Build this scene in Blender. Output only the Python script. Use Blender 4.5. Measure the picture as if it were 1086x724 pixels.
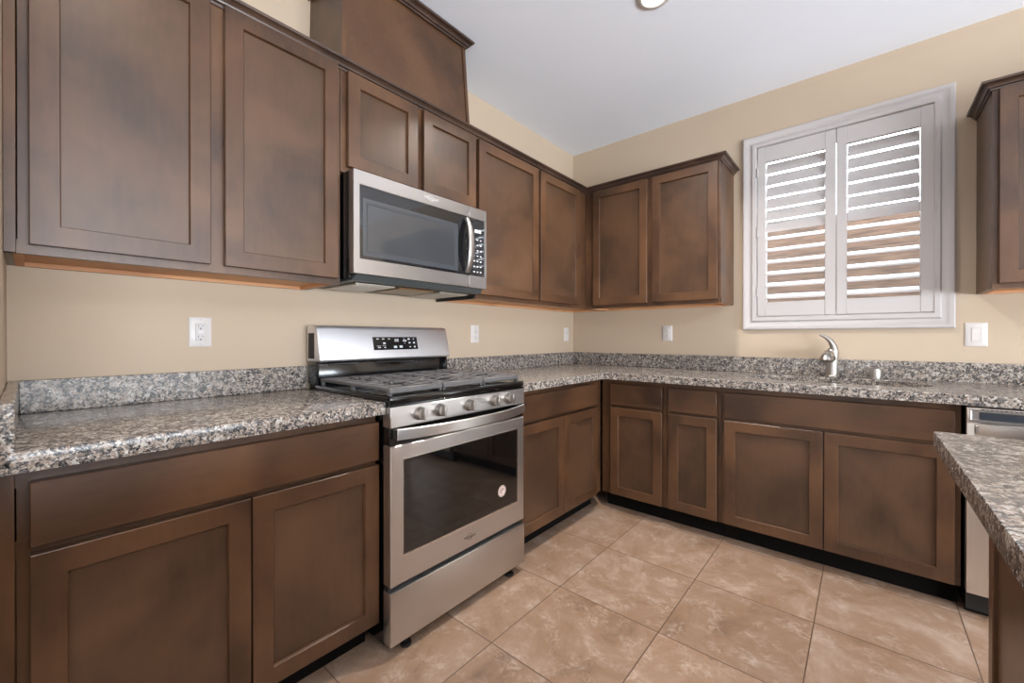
import bpy, bmesh, math, random
from mathutils import Vector, Matrix
PI = math.pi
R = math.radians
for o in list(bpy.data.objects):
    bpy.data.objects.remove(o)
scn = bpy.context.scene
COL = scn.collection

# ------------------------------------------------------------------ camera, world, lights, exposure
cam_data = bpy.data.cameras.new('camera')
cam = bpy.data.objects.new('camera', cam_data)
COL.objects.link(cam)
cam.location = (1.96627, -3.12636, 1.14764)
cam.rotation_euler = (PI / 2 - 0.00263, 0, 0.70290)
cam_data.sensor_width = 36.0
cam_data.lens = 438.07 / 1086 * 36
cam_data.shift_x = -2.418 / 1086
cam_data.shift_y = -3.667 / 1086
cam_data.clip_start = 0.02
scn.camera = cam

scn.view_settings.view_transform = 'Standard'
scn.view_settings.look = 'None'
scn.view_settings.gamma = 1.0
scn.view_settings.use_curve_mapping = False
scn.view_settings.exposure = 0.07

world = bpy.data.worlds.new('sky')
scn.world = world
world.use_nodes = True
bg = world.node_tree.nodes['Background']
bg.inputs['Color'].default_value = (0.86, 0.93, 1.0, 1)
bg.inputs['Strength'].default_value = 10.0

def area_light(name, loc, rot, sx, sy, power, color):
    l = bpy.data.lights.new(name, 'AREA')
    l.shape = 'RECTANGLE'; l.size = sx; l.size_y = sy
    l.energy = power; l.color = color
    o = bpy.data.objects.new(name, l); COL.objects.link(o)
    o.location = loc; o.rotation_euler = rot
    return o
# added out-of-view fill lights, tilted up to brighten the ceiling and walls
area_light('rear_fill', (2.6, -7.85, 1.15), (R(135), 0, 0), 4.4, 2.1, 90, (0.84, 0.92, 1.0))
area_light('side_fill', (6.35, -3.4, 1.3), (R(130), 0, R(90)), 4.6, 2.0, 820, (0.83, 0.915, 1.0))

# ------------------------------------------------------------------ helpers
class MB:
    """collects shapes into one mesh"""
    def __init__(s): s.bm = bmesh.new()
    def _merge(s, b2, mi=0):
        for f in b2.faces: f.material_index = mi
        me = bpy.data.meshes.new('tmp'); b2.to_mesh(me); b2.free()
        s.bm.from_mesh(me); bpy.data.meshes.remove(me)
    def box(s, x0, x1, y0, y1, z0, z1, bev=0.0, seg=1, mi=0, M=None):
        b = bmesh.new()
        bmesh.ops.create_cube(b, size=1)
        bmesh.ops.scale(b, vec=(abs(x1 - x0), abs(y1 - y0), abs(z1 - z0)), verts=b.verts)
        bmesh.ops.translate(b, vec=((x0 + x1) / 2, (y0 + y1) / 2, (z0 + z1) / 2), verts=b.verts)
        if bev > 0:
            bmesh.ops.bevel(b, geom=b.edges[:], offset=bev, segments=seg, profile=0.5, affect='EDGES')
        if M is not None: bmesh.ops.transform(b, matrix=M, verts=b.verts)
        s._merge(b, mi); return s
    def tube(s, p0, p1, r0, r1=None, seg=24, mi=0, caps=True):
        r1 = r0 if r1 is None else r1
        p0 = Vector(p0); p1 = Vector(p1); d = p1 - p0
        b = bmesh.new()
        bmesh.ops.create_cone(b, cap_ends=caps, segments=seg, radius1=r0, radius2=r1, depth=d.length)
        q = d.to_track_quat('Z', 'Y').to_matrix().to_4x4()
        bmesh.ops.transform(b, matrix=Matrix.Translation((p0 + p1) / 2) @ q, verts=b.verts)
        s._merge(b, mi); return s
    def lathe(s, prof, origin=(0, 0, 0), axis=(0, 0, 1), seg=32, mi=0, sx=1, sy=1):
        b = bmesh.new(); rings = []
        for r, h in prof:
            if r < 1e-6: rings.append([b.verts.new((0, 0, h))])
            else: rings.append([b.verts.new((sx * r * math.cos(2 * PI * i / seg), sy * r * math.sin(2 * PI * i / seg), h)) for i in range(seg)])
        for a, c in zip(rings, rings[1:]):
            for i in range(seg):
                j = (i + 1) % seg
                if len(a) == 1 and len(c) == 1: continue
                if len(a) == 1: b.faces.new((a[0], c[j], c[i]))
                elif len(c) == 1: b.faces.new((a[i], a[j], c[0]))
                else: b.faces.new((a[i], a[j], c[j], c[i]))
        bmesh.ops.recalc_face_normals(b, faces=b.faces[:])
        q = Vector(axis).to_track_quat('Z', 'Y').to_matrix().to_4x4()
        bmesh.ops.transform(b, matrix=Matrix.Translation(origin) @ q, verts=b.verts)
        s._merge(b, mi); return s
    def loft(s, rings, closed_ring=True, cap=True, cyclic=False, mi=0):
        b = bmesh.new()
        vr = [[b.verts.new(p) for p in r] for r in rings]
        n = len(vr[0])
        pairs = list(zip(vr, vr[1:])) + ([(vr[-1], vr[0])] if cyclic else [])
        for a, c in pairs:
            for i in range(n if closed_ring else n - 1):
                j = (i + 1) % n
                b.faces.new((a[i], a[j], c[j], c[i]))
        if cap and not cyclic and closed_ring:
            b.faces.new(vr[0][::-1]); b.faces.new(vr[-1])
        bmesh.ops.recalc_face_normals(b, faces=b.faces[:])
        s._merge(b, mi); return s
    def prism(s, pts, z0, z1, mi=0, bev=0.0):
        b = bmesh.new()
        lo = [b.verts.new((x, y, z0)) for x, y in pts]
        hi = [b.verts.new((x, y, z1)) for x, y in pts]
        n = len(pts)
        b.faces.new(lo[::-1]); b.faces.new(hi)
        for i in range(n):
            j = (i + 1) % n; b.faces.new((lo[i], lo[j], hi[j], hi[i]))
        bmesh.ops.recalc_face_normals(b, faces=b.faces[:])
        if bev: bmesh.ops.bevel(b, geom=b.edges[:], offset=bev, segments=2, profile=0.5, affect='EDGES')
        s._merge(b, mi); return s
    def frame(s, x0, x1, z0, z1, prof, mi=0):
        """mitred rectangular frame in the xz plane; prof = closed list of (inset, y)"""
        rings = []
        for cx, cz, sx, sz in ((x0, z0, 1, 1), (x1, z0, -1, 1), (x1, z1, -1, -1), (x0, z1, 1, -1)):
            rings.append([(cx + sx * d, y, cz + sz * d) for d, y in prof])
        return s.loft(rings, cyclic=True, mi=mi)
    def sweep(s, path, prof, mi=0):
        """moulding along a path of (x, y); prof = closed list of (outward, z); outward is to the right of travel"""
        P = [Vector(p) for p in path]; rings = []
        for i, p in enumerate(P):
            def nrm(a, c):
                d = (c - a).normalized(); return Vector((d.y, -d.x))
            if i == 0: n = nrm(P[0], P[1]); k = 1
            elif i == len(P) - 1: n = nrm(P[-2], P[-1]); k = 1
            else:
                n1 = nrm(P[i - 1], p); n2 = nrm(p, P[i + 1]); n = (n1 + n2).normalized(); k = 1 / n.dot(n1)
            rings.append([(p.x + n.x * k * d, p.y + n.y * k * d, z) for d, z in prof])
        return s.loft(rings, mi=mi)
    def wire(s, pts, r, seg=12, mi=0, flat=1.0):
        """round bar through points; r may be a list"""
        P = [Vector(p) for p in pts]; rings = []; up = None
        for i, p in enumerate(P):
            t = (P[min(i + 1, len(P) - 1)] - P[max(i - 1, 0)]).normalized()
            if up is None: up = Vector((1, 0, 0)) if abs(t.x) < 0.9 else Vector((0, 0, 1))
            a = t.cross(up).normalized(); b = a.cross(t).normalized(); up = b
            rr = r[i] if isinstance(r, (list, tuple)) else r
            rings.append([p + a * rr * flat * math.cos(2 * PI * k / seg) + b * rr * math.sin(2 * PI * k / seg) for k in range(seg)])
        return s.loft(rings, mi=mi)
    def build(s, name, mats, parent=None, loc=None, rotz=None, smooth=40):
        me = bpy.data.meshes.new(name)
        s.bm.to_mesh(me); s.bm.free()
        if not isinstance(mats, (list, tuple)): mats = [mats]
        for m in mats: me.materials.append(m)
        for p in me.polygons: p.use_smooth = True
        me.set_sharp_from_angle(angle=R(smooth))
        o = bpy.data.objects.new(name, me); COL.objects.link(o)
        if parent is not None: o.parent = parent
        if loc is not None: o.location = loc
        if rotz is not None: o.rotation_euler = (0, 0, rotz)
        return o

def tag(o, label=None, cat=None, group=None, kind=None):
    if label: o['label'] = label
    if cat: o['category'] = cat
    if group: o['group'] = group
    if kind: o['kind'] = kind
    return o
def thing(name, label, cat, loc=(0, 0, 0), rotz=0, group=None):
    o = bpy.data.objects.new(name, None); COL.objects.link(o)
    o.empty_display_size = 0.1
    o.location = loc; o.rotation_euler = (0, 0, rotz)
    return tag(o, label, cat, group)
def structure(name, mb, mat, label=None):
    return tag(mb.build(name, mat), label=label, kind='structure')
def copy_tree(o, parent=None):
    c = o.copy(); COL.objects.link(c)
    if parent is not None: c.parent = parent
    for ch in list(o.children): copy_tree(ch, c)
    return c
def text_obj(name, body, size, mat, parent, loc, rot, shear=0.0, sx=1.0, extrude=0.0003, spacing=1.0):
    cu = bpy.data.curves.new('t', 'FONT'); cu.body = body; cu.size = size; cu.extrude = extrude
    cu.align_x = 'CENTER'; cu.align_y = 'CENTER'; cu.shear = shear; cu.space_character = spacing
    t = bpy.data.objects.new('t', cu); COL.objects.link(t)
    bpy.context.view_layer.update()
    me = bpy.data.meshes.new_from_object(t.evaluated_get(bpy.context.evaluated_depsgraph_get()))
    bpy.data.objects.remove(t)
    me.materials.clear(); me.materials.append(mat)
    o = bpy.data.objects.new(name, me); COL.objects.link(o)
    o.parent = parent; o.location = loc; o.rotation_euler = rot; o.scale = (sx, 1, 1)
    return o

# ------------------------------------------------------------------ materials
def new_mat(name):
    m = bpy.data.materials.new(name); m.use_nodes = True
    nt = m.node_tree; b = nt.nodes['Principled BSDF']
    return m, nt, b
def N(nt, kind, **kw):
    n = nt.nodes.new(kind)
    for k, v in kw.items(): setattr(n, k, v)
    return n
def ramp(nt, stops, interp='LINEAR'):
    r = N(nt, 'ShaderNodeValToRGB'); cr = r.color_ramp; cr.interpolation = interp
    while len(cr.elements) < len(stops): cr.elements.new(0.5)
    for e, (p, c) in zip(cr.elements, stops):
        e.position = p; e.color = (*c, 1)
    return r
def srgb(r, g, b):
    f = lambda c: (c / 255 / 12.92) if c / 255 <= 0.04045 else ((c / 255 + 0.055) / 1.055) ** 2.4
    return (f(r), f(g), f(b))
def plain(name, col, rough=0.5, metal=0.0, coat=0.0, var=0.04, scale=8.0, bump=0.0, bscale=200.0, spec=0.5):
    m, nt, b = new_mat(name)
    tc = N(nt, 'ShaderNodeTexCoord'); no = N(nt, 'ShaderNodeTexNoise')
    no.inputs['Scale'].default_value = scale; no.inputs['Detail'].default_value = 3
    nt.links.new(tc.outputs['Object'], no.inputs['Vector'])
    lo = tuple(max(0, c * (1 - var)) for c in col); hi = tuple(min(1, c * (1 + var)) for c in col)
    rp = ramp(nt, [(0.3, lo), (0.7, hi)])
    nt.links.new(no.outputs['Fac'], rp.inputs['Fac']); nt.links.new(rp.outputs['Color'], b.inputs['Base Color'])
    b.inputs['Roughness'].default_value = rough; b.inputs['Metallic'].default_value = metal
    b.inputs['Coat Weight'].default_value = coat; b.inputs['Specular IOR Level'].default_value = spec
    if bump:
        n2 = N(nt, 'ShaderNodeTexNoise'); n2.inputs['Scale'].default_value = bscale
        nt.links.new(tc.outputs['Object'], n2.inputs['Vector'])
        bp = N(nt, 'ShaderNodeBump'); bp.inputs['Strength'].default_value = bump; bp.inputs['Distance'].default_value = 0.002
        nt.links.new(n2.outputs['Fac'], bp.inputs['Height']); nt.links.new(bp.outputs['Normal'], b.inputs['Normal'])
    return m
def wood(name, c0, c1, c2, axis='z', rough=0.38, coat=0.16):
    m, nt, b = new_mat(name)
    tc = N(nt, 'ShaderNodeTexCoord'); oi = N(nt, 'ShaderNodeObjectInfo')
    add = N(nt, 'ShaderNodeVectorMath', operation='ADD'); mul = N(nt, 'ShaderNodeVectorMath', operation='SCALE')
    comb = N(nt, 'ShaderNodeCombineXYZ')
    for i in range(3): nt.links.new(oi.outputs['Random'], comb.inputs[i])
    mul.inputs['Scale'].default_value = 37.0
    nt.links.new(comb.outputs[0], mul.inputs[0]); nt.links.new(mul.outputs[0], add.inputs[1]); nt.links.new(tc.outputs['Object'], add.inputs[0])
    mp = N(nt, 'ShaderNodeMapping'); mp.inputs['Scale'].default_value = {'z': (1, 1, 0.16), 'x': (0.16, 1, 1)}[axis]
    nt.links.new(add.outputs[0], mp.inputs['Vector'])
    big = N(nt, 'ShaderNodeTexNoise'); big.inputs['Scale'].default_value = 3.0; big.inputs['Detail'].default_value = 4; big.inputs['Distortion'].default_value = 0.6
    nt.links.new(add.outputs[0], big.inputs['Vector'])
    fine = N(nt, 'ShaderNodeTexNoise'); fine.inputs['Scale'].default_value = 60; fine.inputs['Detail'].default_value = 5
    nt.links.new(mp.outputs[0], fine.inputs['Vector'])
    mx = N(nt, 'ShaderNodeMath', operation='MULTIPLY_ADD'); mx.inputs[1].default_value = 0.16
    nt.links.new(fine.outputs['Fac'], mx.inputs[0])
    m2 = N(nt, 'ShaderNodeMath', operation='MULTIPLY'); m2.inputs[1].default_value = 0.84
    nt.links.new(big.outputs['Fac'], m2.inputs[0]); nt.links.new(m2.outputs[0], mx.inputs[2])
    rp = ramp(nt, [(0.34, c0), (0.5, c1), (0.68, c2)])
    nt.links.new(mx.outputs[0], rp.inputs['Fac']); nt.links.new(rp.outputs['Color'], b.inputs['Base Color'])
    b.inputs['Roughness'].default_value = rough; b.inputs['Coat Weight'].default_value = coat; b.inputs['Coat Roughness'].default_value = 0.22
    bp = N(nt, 'ShaderNodeBump'); bp.inputs['Strength'].default_value = 0.06; bp.inputs['Distance'].default_value = 0.001
    nt.links.new(fine.outputs['Fac'], bp.inputs['Height']); nt.links.new(bp.outputs['Normal'], b.inputs['Normal'])
    return m
def granite(name):
    m, nt, b = new_mat(name)
    tc = N(nt, 'ShaderNodeTexCoord')
    no = N(nt, 'ShaderNodeTexNoise'); no.inputs['Scale'].default_value = 45; no.inputs['Detail'].default_value = 3
    nt.links.new(tc.outputs['Object'], no.inputs['Vector'])
    sub = N(nt, 'ShaderNodeVectorMath', operation='MULTIPLY_ADD')
    sub.inputs[1].default_value = (0.022, 0.022, 0.022)
    nt.links.new(no.outputs['Color'], sub.inputs[0]); nt.links.new(tc.outputs['Object'], sub.inputs[2])
    v1 = N(nt, 'ShaderNodeTexVoronoi'); v1.inputs['Scale'].default_value = 140
    nt.links.new(sub.outputs[0], v1.inputs['Vector'])
    sep = N(nt, 'ShaderNodeSeparateColor'); nt.links.new(v1.outputs['Color'], sep.inputs[0])
    cl = N(nt, 'ShaderNodeTexNoise'); cl.inputs['Scale'].default_value = 40; cl.inputs['Detail'].default_value = 2
    nt.links.new(tc.outputs['Object'], cl.inputs['Vector'])
    mm = N(nt, 'ShaderNodeMath', operation='MULTIPLY_ADD'); mm.inputs[1].default_value = 1.5; mm.inputs[2].default_value = -0.75
    nt.links.new(cl.outputs['Fac'], mm.inputs[0])
    ad = N(nt, 'ShaderNodeMath', operation='ADD'); ad.use_clamp = True
    nt.links.new(sep.outputs[0], ad.inputs[0]); nt.links.new(mm.outputs[0], ad.inputs[1])
    rp = ramp(nt, [(0.0, srgb(20, 19, 21)), (0.22, srgb(58, 57, 60)), (0.37, srgb(104, 98, 94)), (0.52, srgb(146, 130, 116)),
                   (0.68, srgb(168, 158, 148)), (0.82, srgb(130, 106, 88)), (0.9, srgb(190, 184, 176))], 'CONSTANT')
    nt.links.new(ad.outputs[0], rp.inputs['Fac'])
    v2 = N(nt, 'ShaderNodeTexVoronoi'); v2.inputs['Scale'].default_value = 380
    nt.links.new(tc.outputs['Object'], v2.inputs['Vector'])
    s2 = N(nt, 'ShaderNodeSeparateColor'); nt.links.new(v2.outputs['Color'], s2.inputs[0])
    r2 = ramp(nt, [(0.0, srgb(32, 32, 36)), (0.26, srgb(104, 100, 98)), (0.6, srgb(164, 154, 144)), (0.9, srgb(216, 210, 204))], 'CONSTANT')
    nt.links.new(s2.outputs[1], r2.inputs['Fac'])
    mix = N(nt, 'ShaderNodeMix', data_type='RGBA'); mix.inputs['Factor'].default_value = 0.34
    nt.links.new(rp.outputs['Color'], mix.inputs['A']); nt.links.new(r2.outputs['Color'], mix.inputs['B'])
    nt.links.new(mix.outputs['Result'], b.inputs['Base Color'])
    b.inputs['Roughness'].default_value = 0.2; b.inputs['Specular IOR Level'].default_value = 0.35
    return m
def steel(name, col=(0.76, 0.75, 0.74), rough=0.3, axis='x', aniso=0.5):
    m, nt, b = new_mat(name)
    tc = N(nt, 'ShaderNodeTexCoord'); mp = N(nt, 'ShaderNodeMapping')
    mp.inputs['Scale'].default_value = {'x': (1, 260, 260), 'z': (260, 260, 1)}[axis]
    nt.links.new(tc.outputs['Object'], mp.inputs['Vector'])
    no = N(nt, 'ShaderNodeTexNoise'); no.inputs['Scale'].default_value = 4; no.inputs['Detail'].default_value = 2
    nt.links.new(mp.outputs[0], no.inputs['Vector'])
    rp = ramp(nt, [(0.3, tuple(c * 0.93 for c in col)), (0.7, col)])
    nt.links.new(no.outputs['Fac'], rp.inputs['Fac']); nt.links.new(rp.outputs['Color'], b.inputs['Base Color'])
    mr = N(nt, 'ShaderNodeMapRange'); mr.inputs['To Min'].default_value = rough - 0.05; mr.inputs['To Max'].default_value = rough + 0.07
    nt.links.new(no.outputs['Fac'], mr.inputs['Value']); nt.links.new(mr.outputs[0], b.inputs['Roughness'])
    b.inputs['Metallic'].default_value = 1.0
    bp = N(nt, 'ShaderNodeBump'); bp.inputs['Strength'].default_value = 0.05; bp.inputs['Distance'].default_value = 0.0005
    nt.links.new(no.outputs['Fac'], bp.inputs['Height']); nt.links.new(bp.outputs['Normal'], b.inputs['Normal'])
    return m
def tile_floor(name):
    m, nt, b = new_mat(name)
    tc = N(nt, 'ShaderNodeTexCoord'); sep = N(nt, 'ShaderNodeSeparateXYZ'); nt.links.new(tc.outputs['Object'], sep.inputs[0])
    PX, PY, X0, Y0 = 0.4565, 0.4585, 0.9005, -1.0840
    def mth(op, a, bb=None, clamp=False):
        n = N(nt, 'ShaderNodeMath', operation=op); n.use_clamp = clamp
        for i, v in enumerate((a, bb)):
            if v is None: continue
            if isinstance(v, (int, float)): n.inputs[i].default_value = v
            else: nt.links.new(v, n.inputs[i])
        return n.outputs[0]
    u = mth('DIVIDE', mth('SUBTRACT', sep.outputs[0], X0), PX); v = mth('DIVIDE', mth('SUBTRACT', sep.outputs[1], Y0), PY)
    fu, fv = mth('FLOOR', u), mth('FLOOR', v)
    def edge(t, P):
        fr = mth('FRACT', t); return mth('MULTIPLY', mth('MINIMUM', fr, mth('SUBTRACT', 1.0, fr)), P)
    d = mth('MINIMUM', edge(u, PX), edge(v, PY))
    grout = mth('LESS_THAN', d, 0.0021)
    cell = N(nt, 'ShaderNodeCombineXYZ'); nt.links.new(fu, cell.inputs[0]); nt.links.new(fv, cell.inputs[1])
    wn = N(nt, 'ShaderNodeTexWhiteNoise', noise_dimensions='3D'); nt.links.new(cell.outputs[0], wn.inputs['Vector'])
    off = N(nt, 'ShaderNodeVectorMath', operation='MULTIPLY_ADD'); off.inputs[1].default_value = (19, 23, 0)
    nt.links.new(wn.outputs['Color'], off.inputs[0]); nt.links.new(tc.outputs['Object'], off.inputs[2])
    n1 = N(nt, 'ShaderNodeTexNoise'); n1.inputs['Scale'].default_value = 3.6; n1.inputs['Detail'].default_value = 9; n1.inputs['Roughness'].default_value = 0.68; n1.inputs['Distortion'].default_value = 0.8
    nt.links.new(off.outputs[0], n1.inputs['Vector'])
    r1 = ramp(nt, [(0.30, srgb(128, 102, 83)), (0.44, srgb(158, 127, 102)), (0.55, srgb(166, 137, 115)), (0.70, srgb(186, 162, 143))])
    nt.links.new(n1.outputs['Fac'], r1.inputs['Fac'])
    n2 = N(nt, 'ShaderNodeTexNoise'); n2.inputs['Scale'].default_value = 26; n2.inputs['Detail'].default_value = 7; n2.inputs['Roughness'].default_value = 0.7; n2.inputs['Distortion'].default_value = 1.6
    nt.links.new(off.outputs[0], n2.inputs['Vector'])
    n3 = N(nt, 'ShaderNodeTexNoise'); n3.inputs['Scale'].default_value = 10.0; n3.inputs['Detail'].default_value = 2
    nt.links.new(off.outputs[0], n3.inputs['Vector'])
    patch = ramp(nt, [(0.46, (0, 0, 0)), (0.66, (1, 1, 1))]); nt.links.new(n3.outputs['Fac'], patch.inputs['Fac'])
    fl = ramp(nt, [(0.44, (0, 0, 0)), (0.66, (1, 1, 1))]); nt.links.new(n2.outputs['Fac'], fl.inputs['Fac'])
    fac = mth('MULTIPLY', mth('MULTIPLY', patch.outputs['Color'], fl.outputs['Color']), 0.62)
    mxa = N(nt, 'ShaderNodeMix', data_type='RGBA'); nt.links.new(fac, mxa.inputs['Factor'])
    nt.links.new(r1.outputs['Color'], mxa.inputs['A']); mxa.inputs['B'].default_value = (*srgb(214, 196, 180), 1)
    hs = N(nt, 'ShaderNodeHueSaturation'); nt.links.new(mxa.outputs['Result'], hs.inputs['Color'])
    mr = N(nt, 'ShaderNodeMapRange'); mr.inputs['To Min'].default_value = 0.76; mr.inputs['To Max'].default_value = 0.88
    nt.links.new(wn.outputs['Value'], mr.inputs['Value']); nt.links.new(mr.outputs[0], hs.inputs['Value'])
    mxg = N(nt, 'ShaderNodeMix', data_type='RGBA'); nt.links.new(grout, mxg.inputs['Factor'])
    nt.links.new(hs.outputs['Color'], mxg.inputs['A']); mxg.inputs['B'].default_value = (*srgb(92, 70, 56), 1)
    nt.links.new(mxg.outputs['Result'], b.inputs['Base Color'])
    ro = N(nt, 'ShaderNodeMapRange'); ro.inputs['To Min'].default_value = 0.36; ro.inputs['To Max'].default_value = 0.5
    nt.links.new(n2.outputs['Fac'], ro.inputs['Value']); nt.links.new(ro.outputs[0], b.inputs['Roughness'])
    hgt = mth('SUBTRACT', mth('MULTIPLY', n2.outputs['Fac'], 0.15), grout)
    bp = N(nt, 'ShaderNodeBump'); bp.inputs['Strength'].default_value = 0.25; bp.inputs['Distance'].default_value = 0.0015
    nt.links.new(hgt, bp.inputs['Height']); nt.links.new(bp.outputs['Normal'], b.inputs['Normal'])
    return m
def block_mat(name):
    m, nt, b = new_mat(name)
    tc = N(nt, 'ShaderNodeTexCoord'); mp = N(nt, 'ShaderNodeMapping'); mp.inputs['Rotation'].default_value = (R(90), 0, 0)
    nt.links.new(tc.outputs['Object'], mp.inputs['Vector'])
    br = N(nt, 'ShaderNodeTexBrick'); br.inputs['Scale'].default_value = 1.0
    br.inputs['Brick Width'].default_value = 3.2; br.inputs['Row Height'].default_value = 0.2; br.inputs['Mortar Size'].default_value = 0.006
    br.inputs['Color1'].default_value = (*srgb(104, 80, 64), 1); br.inputs['Color2'].default_value = (*srgb(94, 76, 64), 1); br.inputs['Mortar'].default_value = (*srgb(86, 72, 64), 1)
    nt.links.new(mp.outputs[0], br.inputs['Vector'])
    no = N(nt, 'ShaderNodeTexNoise'); no.inputs['Scale'].default_value = 22; no.inputs['Detail'].default_value = 8
    m3 = N(nt, 'ShaderNodeMapping'); m3.inputs['Scale'].default_value = (0.2, 1, 2.2); nt.links.new(tc.outputs['Object'], m3.inputs['Vector']); nt.links.new(m3.outputs[0], no.inputs['Vector'])
    mx = N(nt, 'ShaderNodeMix', data_type='RGBA', blend_type='MULTIPLY'); mx.inputs['Factor'].default_value = 0.8
    rp = ramp(nt, [(0.38, (0.42, 0.42, 0.42)), (0.6, (1, 1, 1))]); nt.links.new(no.outputs['Fac'], rp.inputs['Fac'])
    nt.links.new(br.outputs['Color'], mx.inputs['A']); nt.links.new(rp.outputs['Color'], mx.inputs['B'])
    nt.links.new(mx.outputs['Result'], b.inputs['Base Color']); b.inputs['Roughness'].default_value = 0.9
    return m
def emis(name, col, s):
    m, nt, b = new_mat(name)
    b.inputs['Base Color'].default_value = (*col, 1)
    b.inputs['Emission Color'].default_value = (*col, 1); b.inputs['Emission Strength'].default_value = s
    return m

M_WOOD = wood('stained_maple', srgb(58, 37, 23), srgb(80, 53, 33), srgb(98, 67, 43))
M_WOODH = wood('stained_maple_crossgrain', srgb(58, 37, 23), srgb(80, 53, 33), srgb(98, 67, 43), axis='x')
M_PANEL = wood('stained_maple_panel', srgb(56, 38, 25), srgb(75, 52, 35), srgb(90, 63, 43))
M_CROWN = wood('stained_crown', srgb(50, 36, 29), srgb(66, 48, 38), srgb(80, 60, 48), axis='x', rough=0.3)
M_RAWWOOD = wood('raw_maple', srgb(184, 128, 84), srgb(204, 148, 102), srgb(216, 164, 118), axis='x', rough=0.6, coat=0)
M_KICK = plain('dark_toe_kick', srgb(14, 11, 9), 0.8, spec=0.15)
M_WALL = plain('beige_wall_paint', srgb(187, 168, 146), 0.75, var=0.012, scale=2.5, bump=0.12, bscale=160)
M_CEIL = plain('white_ceiling_paint', srgb(240, 243, 250), 0.85, var=0.01, scale=2, bump=0.08, bscale=120)
M_TRIM = plain('white_shutter_paint', srgb(186, 180, 178), 0.38, var=0.01, spec=0.4)
M_FLOOR = tile_floor('travertine_look_tile')
M_GRAN = granite('speckled_granite')
M_STEEL = steel('brushed_steel', (0.64, 0.625, 0.61), rough=0.32)
M_STEELM = steel('brushed_steel_microwave', (0.46, 0.44, 0.43), 0.30)
M_STEELG = steel('brushed_steel_backguard', (0.80, 0.80, 0.82), 0.46)
M_STEELV = steel('brushed_steel_vertical', axis='z')
M_NICKEL = steel('satin_nickel', (0.46, 0.43, 0.40), 0.3)
M_BLACK = plain('black_enamel', srgb(11, 11, 12), 0.16, coat=0.3)
M_BLACKM = plain('black_plastic', srgb(20, 20, 21), 0.45)
M_IRON = plain('cast_iron', srgb(92, 90, 90), 0.42, var=0.12, scale=60, bump=0.1, bscale=400)
M_GLASS = plain('black_oven_glass', srgb(12, 11, 11), 0.05, coat=0.6)
M_MWGLASS = plain('smoked_door_glass', srgb(24, 24, 26), 0.06, coat=0.7)
M_MWMESH = plain('oven_window_screen', srgb(58, 60, 63), 0.12, coat=0.6)
M_WHITE = plain('white_plastic', srgb(208, 202, 198), 0.3, var=0.01)
M_GREYW = plain('pale_grey_plastic', srgb(186, 180, 177), 0.35, var=0.01)
M_SLOT = plain('dark_slot', srgb(30, 28, 27), 0.6)
M_PRINT = plain('light_grey_print', srgb(205, 205, 208), 0.4)
M_DARKPRINT = plain('dark_grey_print', srgb(60, 58, 58), 0.4)
M_STICK = plain('cream_sticker', srgb(232, 214, 204), 0.45)
M_STICKR = plain('brown_sticker_print', srgb(120, 60, 48), 0.45)
M_GREYV = plain('dark_grey_vent_plastic', srgb(66, 70, 70), 0.4)
M_FILTER = steel('aluminium_filter', (0.55, 0.52, 0.47), 0.4)
M_FILTERB = plain('amber_lamp_lens', srgb(112, 82, 54), 0.3)
M_BLOCK = block_mat('tan_block_wall')
M_GROUND = plain('desert_gravel', srgb(170, 150, 130), 0.95, var=0.2, scale=60)
M_LAMP = emis('lamp_lens', (1.0, 0.93, 0.84), 9.0)
def glass_mat():
    m, nt, b = new_mat('window_glass')
    b.inputs['Base Color'].default_value = (0.95, 0.98, 1, 1); b.inputs['Roughness'].default_value = 0.0
    b.inputs['Transmission Weight'].default_value = 1.0; b.inputs['IOR'].default_value = 1.01
    return m
M_PANE = glass_mat()

# ------------------------------------------------------------------ setting
H = 2.745
XR, YR = 6.5, -8.0
structure('floor', MB().box(-0.1, XR, YR, 0.15, -0.1, 0), M_FLOOR, 'square beige stone-look floor tiles')
structure('ceiling', MB().box(-0.1, XR, YR, 0.15, H, H + 0.1), M_CEIL, 'smooth white ceiling')
structure('wall_left', MB().box(-0.12, 0, YR, 0.0, 0, H), M_WALL, 'beige wall behind the stove')
structure('wall_right', MB().box(XR, XR + 0.12, YR, 0.15, 0, H), M_WALL)
structure('wall_rear', MB().box(-0.12, XR, YR - 0.12, YR, 0, H), M_WALL)
structure('wall_end', MB().box(0, 0.70, -3.30, -3.165, 0, H), M_WALL, 'short beige wall at the end of the stove counter')
# back wall with the window opening
WX0, WX1, WZ0, WZ1 = 1.415, 2.265, 1.262, 2.40
w = MB()
w.box(-0.12, WX0, 0, 0.15, 0, H); w.box(WX1, XR, 0, 0.15, 0, H)
w.box(WX0, WX1, 0, 0.15, 0, WZ0); w.box(WX0, WX1, 0, 0.15, WZ1, H)
structure('wall_back', w, M_WALL, 'beige wall with the shuttered window')

# window: casing, vinyl frame, panes
win = MB()
win.frame(1.343, 2.327, 1.195, 2.467, [(0, 0), (0, -0.020), (0.006, -0.026), (0.020, -0.026), (0.026, -0.021), (0.050, -0.021),
                                       (0.058, -0.030), (0.078, -0.030), (0.083, -0.024), (0.083, 0.0)])
win = win.build('window_1', M_TRIM); tag(win, 'white moulded window casing over the sink', kind='structure')
MB().frame(1.416, 2.264, 1.263, 2.399, [(0, 0.001), (0.010, 0.001), (0.010, 0.085), (0, 0.085)]).build('window_jamb', M_TRIM, win)
vf = MB()
vf.frame(1.416, 2.264, 1.263, 2.399, [(0, 0.088), (0.045, 0.088), (0.045, 0.14), (0, 0.14)])
vf.build('window_frame', M_TRIM, win)
MB().box(1.46, 2.22, 0.112, 0.116, 1.30, 2.36).build('window_pane', M_PANE, win)

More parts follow.
